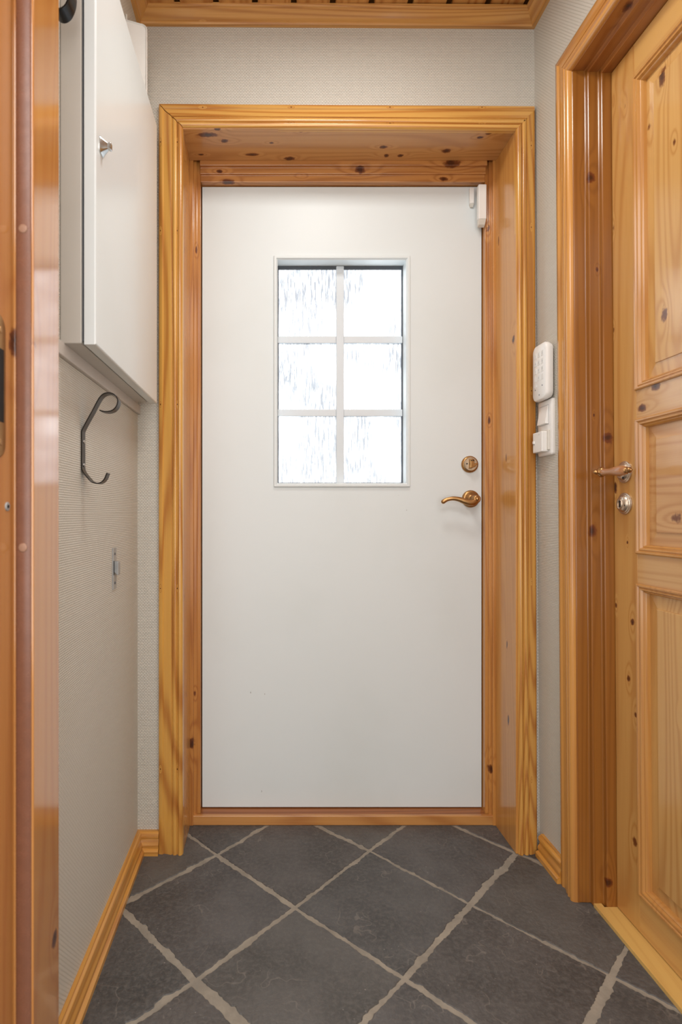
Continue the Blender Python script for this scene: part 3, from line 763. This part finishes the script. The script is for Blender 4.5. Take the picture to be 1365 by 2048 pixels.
make('slot', *boxes([(pxw - .0288, pxw - .0283, 1.603, 1.613, 1.1965, 1.1990)]), KEYPRINT, ins_)
make('screw_hole', *lathe((pxw - .0283, 1.578, 1.223), (-1, 0, 0), [(0, .0018), (.0005, .0017)], 10), KEYPRINT, ins_)

# ------------------------------------------------------------------ white fuse cabinet on the left wall
fc = thing('fuse_cabinet', (XL, 1.32, 1.319), 'tall shallow white wall cabinet hanging high on the left wall', 'cabinet')
CX, CF = -.3535, -.3265                   # carcass front, door front
cy0, cy1, cz0, cz1 = 1.0400, 1.5950, 1.3175, 2.112
make('carcass', *boxes([(XL + .0005, CX, cy0, cy1 - .004, cz0, cz1)]), CABSIDE, fc, bevel=.0018)
v, f = boxes([(CX, CX + .0035, cy0 + .006, cy1 - .010, cz0 + .006, cz1 - .006)])
make('carcass_gap', v, f, RUBBER, fc)
DP = [(0.0, CX + .0047), (0.0, CF - .003), (.0012, CF - .0008), (.003, CF), (.0040, CF)]
make('cabinet_door', *rect_loops('X', (cy0, cy1 + .004, cz0 - .002, cz1), DP, cap=True), CABWHITE, fc)
v, f = boxes([(CX + .0047, CX + .0051, cy0, cy1 + .004, cz0 - .002, cz1)])
make('door_back', v, f, CABSIDE, fc)
kc = Vector((CF, 1.0720, 1.7050))
kb = [rounded_rect(s_ * .026, s_ * .032, s_ * .006, 4) for s_ in (1.0, 1.0, .86, .66, .50, .38, .42, .44, .36)]
kt = [0, .0015, .0035, .0075, .0110, .0135, .0165, .0190, .0200]
make('knob', *loft([[(kc.x + t, kc.y + a, kc.z + b) for a, b in k_] for k_, t in zip(kb, kt)]), CHROME, fc, smooth=True, auto=35)

# painted board under the cabinet
tag(make('trim_7', *boxes([(XL, XL + .0085, 0.888, YB - .001, 1.2930, 1.3185)]), TRIMWHITE, bevel=.0015),
    'greyish white painted wooden strip on the left wall just under the cabinet', 'trim', kind='structure')

# rounded white housing above the cabinet
jb = thing('cable_housing', (XL, 1.57, 2.13), 'rounded white plastic housing on the wall above the fuse cabinet', 'junction box')
def jr(yy, xf, zt_, r=.016):
    w0 = XL + .0005; pts = [(w0, 2.118), (xf, 2.118)]
    for k in range(7):
        a = math.radians(90 * k / 6)
        pts.append((xf - r + r * math.cos(a), zt_ - r + r * math.sin(a)))
    pts += [(w0, zt_ + .012)]
    return [(a, yy, b) for a, b in pts]
make('housing_shell', *loft([jr(1.503, -.3375, 2.3160), jr(1.500, -.3350, 2.3185), jr(1.503, -.3335, 2.3200), jr(1.545, -.3420, 2.3200), jr(1.640, -.3650, 2.3200)]), PLASTIC, jb, smooth=True, auto=30)
make('mounting_flange', *boxes([(XL + .0005, XL + .0050, 1.508, 1.514, 2.330, 2.352)]), PLASTIC2, jb, bevel=.001)

# ------------------------------------------------------------------ strap coat hooks and latch plate on the left wall
def strap(name, pts, y_a, y_b, th, mat, parent, sub=8):
    S_ = spline([(a, 0, b) for a, b in pts], sub); rings = []
    for i, p in enumerate(S_):
        t = (S_[min(i + 1, len(S_) - 1)] - S_[max(i - 1, 0)]).normalized(); nrm = Vector((-t.z, 0, t.x)) * th / 2
        a = p + nrm; b = p - nrm
        rings.append([(a.x, y_a, a.z), (a.x, y_b, a.z), (b.x, y_b, b.z), (b.x, y_a, b.z)])
    v, f = loft(rings)
    return make(name, v, f, mat, parent, bevel=.0006, seg=1)
hk = thing('coat_hook', (XL, 1.163, 1.13), 'grey metal strap coat hook shaped like a C below the cabinet', 'coat hook')
def hp_(x, y): return (XL + .0022 + (x - 165) / 967., 1 + (1027 - y) * 1.153 / F)
path = [(200.5, 820.0), (208, 822.5), (217, 823), (227, 820), (234, 813), (237.2, 804), (236.5, 797), (232, 790), (224, 786), (216, 785.5), (208, 788), (202, 793.5), (196, 803), (186, 822), (176, 840), (168, 855), (165.3, 861), (164.8, 868),
        (164.8, 905), (164.8, 932), (166, 940), (170, 947), (178, 957), (184, 963), (191, 966), (199, 966.5), (206, 963), (211, 957), (214, 950), (216, 945.5)]
strap('hook_strap', [hp_(*p) for p in path], 1.153, 1.1745, .0024, GUN, hk, 3)
for yy in (882, 929):
    make('screw', *lathe((XL + .0030, 1.1635, hp_(0, yy)[1]), (1, 0, 0), [(0, .0042), (.0014, .0040), (.0026, .0022), (.0028, .0004)], 16), CHROME, hk, smooth=True)

h3 = thing('hat_hook', (XL, .983, 1.90), 'black metal strap hook high on the left beside the pine frame', 'coat hook')
pp = [(XL + .0035, 2.02), (XL + .0035, 1.985), (XL + .0035, 1.955), (XL + .0045, 1.925), (XL + .0080, 1.899), (XL + .0145, 1.884), (XL + .0240, 1.8785), (XL + .0345, 1.8835), (XL + .0420, 1.898), (XL + .0450, 1.915), (XL + .0440, 1.932)]
strap('hook_strap', pp, .970, .998, .0040, BLACK, h3, 6)
make('screw', *lathe((XL + .0050, .984, 2.0), (1, 0, 0), [(0, .005), (.0016, .0046), (.003, .002), (.0031, .0004)], 16), CHROME, h3, smooth=True)

lp = thing('latch_plate', (XL, 1.40, .862), 'small grey metal latch plate low on the left wall', 'latch plate')
make('plate', *boxes([(XL, XL + .0028, 1.383, 1.413, .810, .914)]), STEEL, lp, bevel=.0008)
stp = [(XL + .0028, .8800), (XL + .0115, .8800), (XL + .0130, .8780), (XL + .0130, .8480), (XL + .0115, .8450), (XL + .0028, .8540)]
make('catch', *loft([[(a, 1.391, b) for a, b in stp], [(a, 1.410, b) for a, b in stp]]), STEEL, lp, bevel=.0008)
make('catch_slot', *boxes([(XL + .0027, XL + .0034, 1.3865, 1.3905, .846, .882)]), DARK, lp)
for z in (.826, .899):
    make('screw', *lathe((XL + .0026, 1.398, z), (1, 0, 0), [(0, .0036), (.0010, .0034), (.0016, .0014), (.0017, .0004)], 14), RUBBER, lp, smooth=True)

# ------------------------------------------------------------------ near left door jamb
JX = -.3360; YS = .789; JE = .884; RX = -.3620
t8 = thing('trim_8', (JX - .02, .87, 0), 'pine door jamb in the left foreground with a brass strike plate', 'door frame', kind='structure')
o8 = off(t8)
kn = [(-.358, .79, 1.240, .017, 1.1), (-.336, .866, .34, .009, 1.2), (-.346, .79, .646, .003, 1)]
jm = pine('Z', (206, 134, 72), (178, 100, 48), kn, o8, 110, rough=.16, contrast=.45, coat=1.0)
# cross-section (x, y): stop face, rebate, back
JP = [(JX, JE), (JX, YS), (JX - .003, YS - .001), (RX - .001, YS - .001), (RX - .001, .705), (RX - .028, .705), (RX - .028, .7485), (XL - .0015, .7485), (XL - .0015, JE)]
make('jamb_board', *loft([[(a, b, 0) for a, b in JP], [(a, b, ZC - .0045) for a, b in JP]]), jm, t8, bevel=.0015)
# soft sealing strip standing in the corner of the stop
sl = []
for k in range(11):
    a = math.radians(180 * k / 10)
    sl.append((-.3495 + .0110 * math.cos(a), YS - .0012 - .0030 * math.sin(a)))
v, f = loft([[(a, b, .01) for a, b in sl], [(a, b, ZC - .01) for a, b in sl]])
tag(make('draught_seal', v, f, SEAL, t8, smooth=True, auto=60), 'dull brown rubber sealing strip')
for z in (1.401, .952):
    make('plug', *lathe((-.3495, YS - .0036, z), (0, -1, 0), [(0, .0066), (.0012, .0062), (.0016, .0046), (.0017, .0004)], 18), plain('pale_plug', (168, 128, 104), .4), t8, smooth=True)
# strike plate in the rebate
z0_, z1_ = 1.0 + (1027 - 915) * .7495 / F, 1.0 + (1027 - 632) * .7495 / F
h_ = z1_ - z0_; zc_, w_ = (z0_ + z1_) / 2, .039
SPY = .7400
pr_ = rounded_rect(w_, h_, .0190, 8)
v, f = loft([[(RX - .0011, SPY + a, zc_ + b) for a, b in pr_], [(RX + .0004, SPY + a, zc_ + b) for a, b in pr_], [(RX + .0009, SPY + a * .95, zc_ + b * .985) for a, b in pr_]])
st_ = tag(make('strike_plate', v, f, plain('dull_brass', (176, 136, 84), .35, .9), t8), 'brass strike plate')
make('latch_hole', *boxes([(RX + .0004, RX + .0012, SPY - .011, SPY + .0135, zc_ - .048, zc_ + .050)]), DARK, st_)
for dz in (-.075, .075):
    make('screw', *lathe((RX + .0008, SPY + .006, zc_ + dz), (1, 0, 0), [(0, .0048), (.0008, .0040), (.0009, .0004)], 16), BRASS, st_)
scw = make('frame_screw', *lathe((RX - .0012, .7667, 1.0 + 14 * .7667 / F), (1, 0, 0), [(0, .0062), (.0016, .0060), (.0022, .0045), (.0016, .0022), (.0012, .0004)], 20), STEEL, t8, smooth=True)
make('screw_socket', *lathe((RX + .0006, .7667, 1.0 + 14 * .7667 / F), (1, 0, 0), [(0, .0024), (.0008, .0022)], 8), DARK, scw)
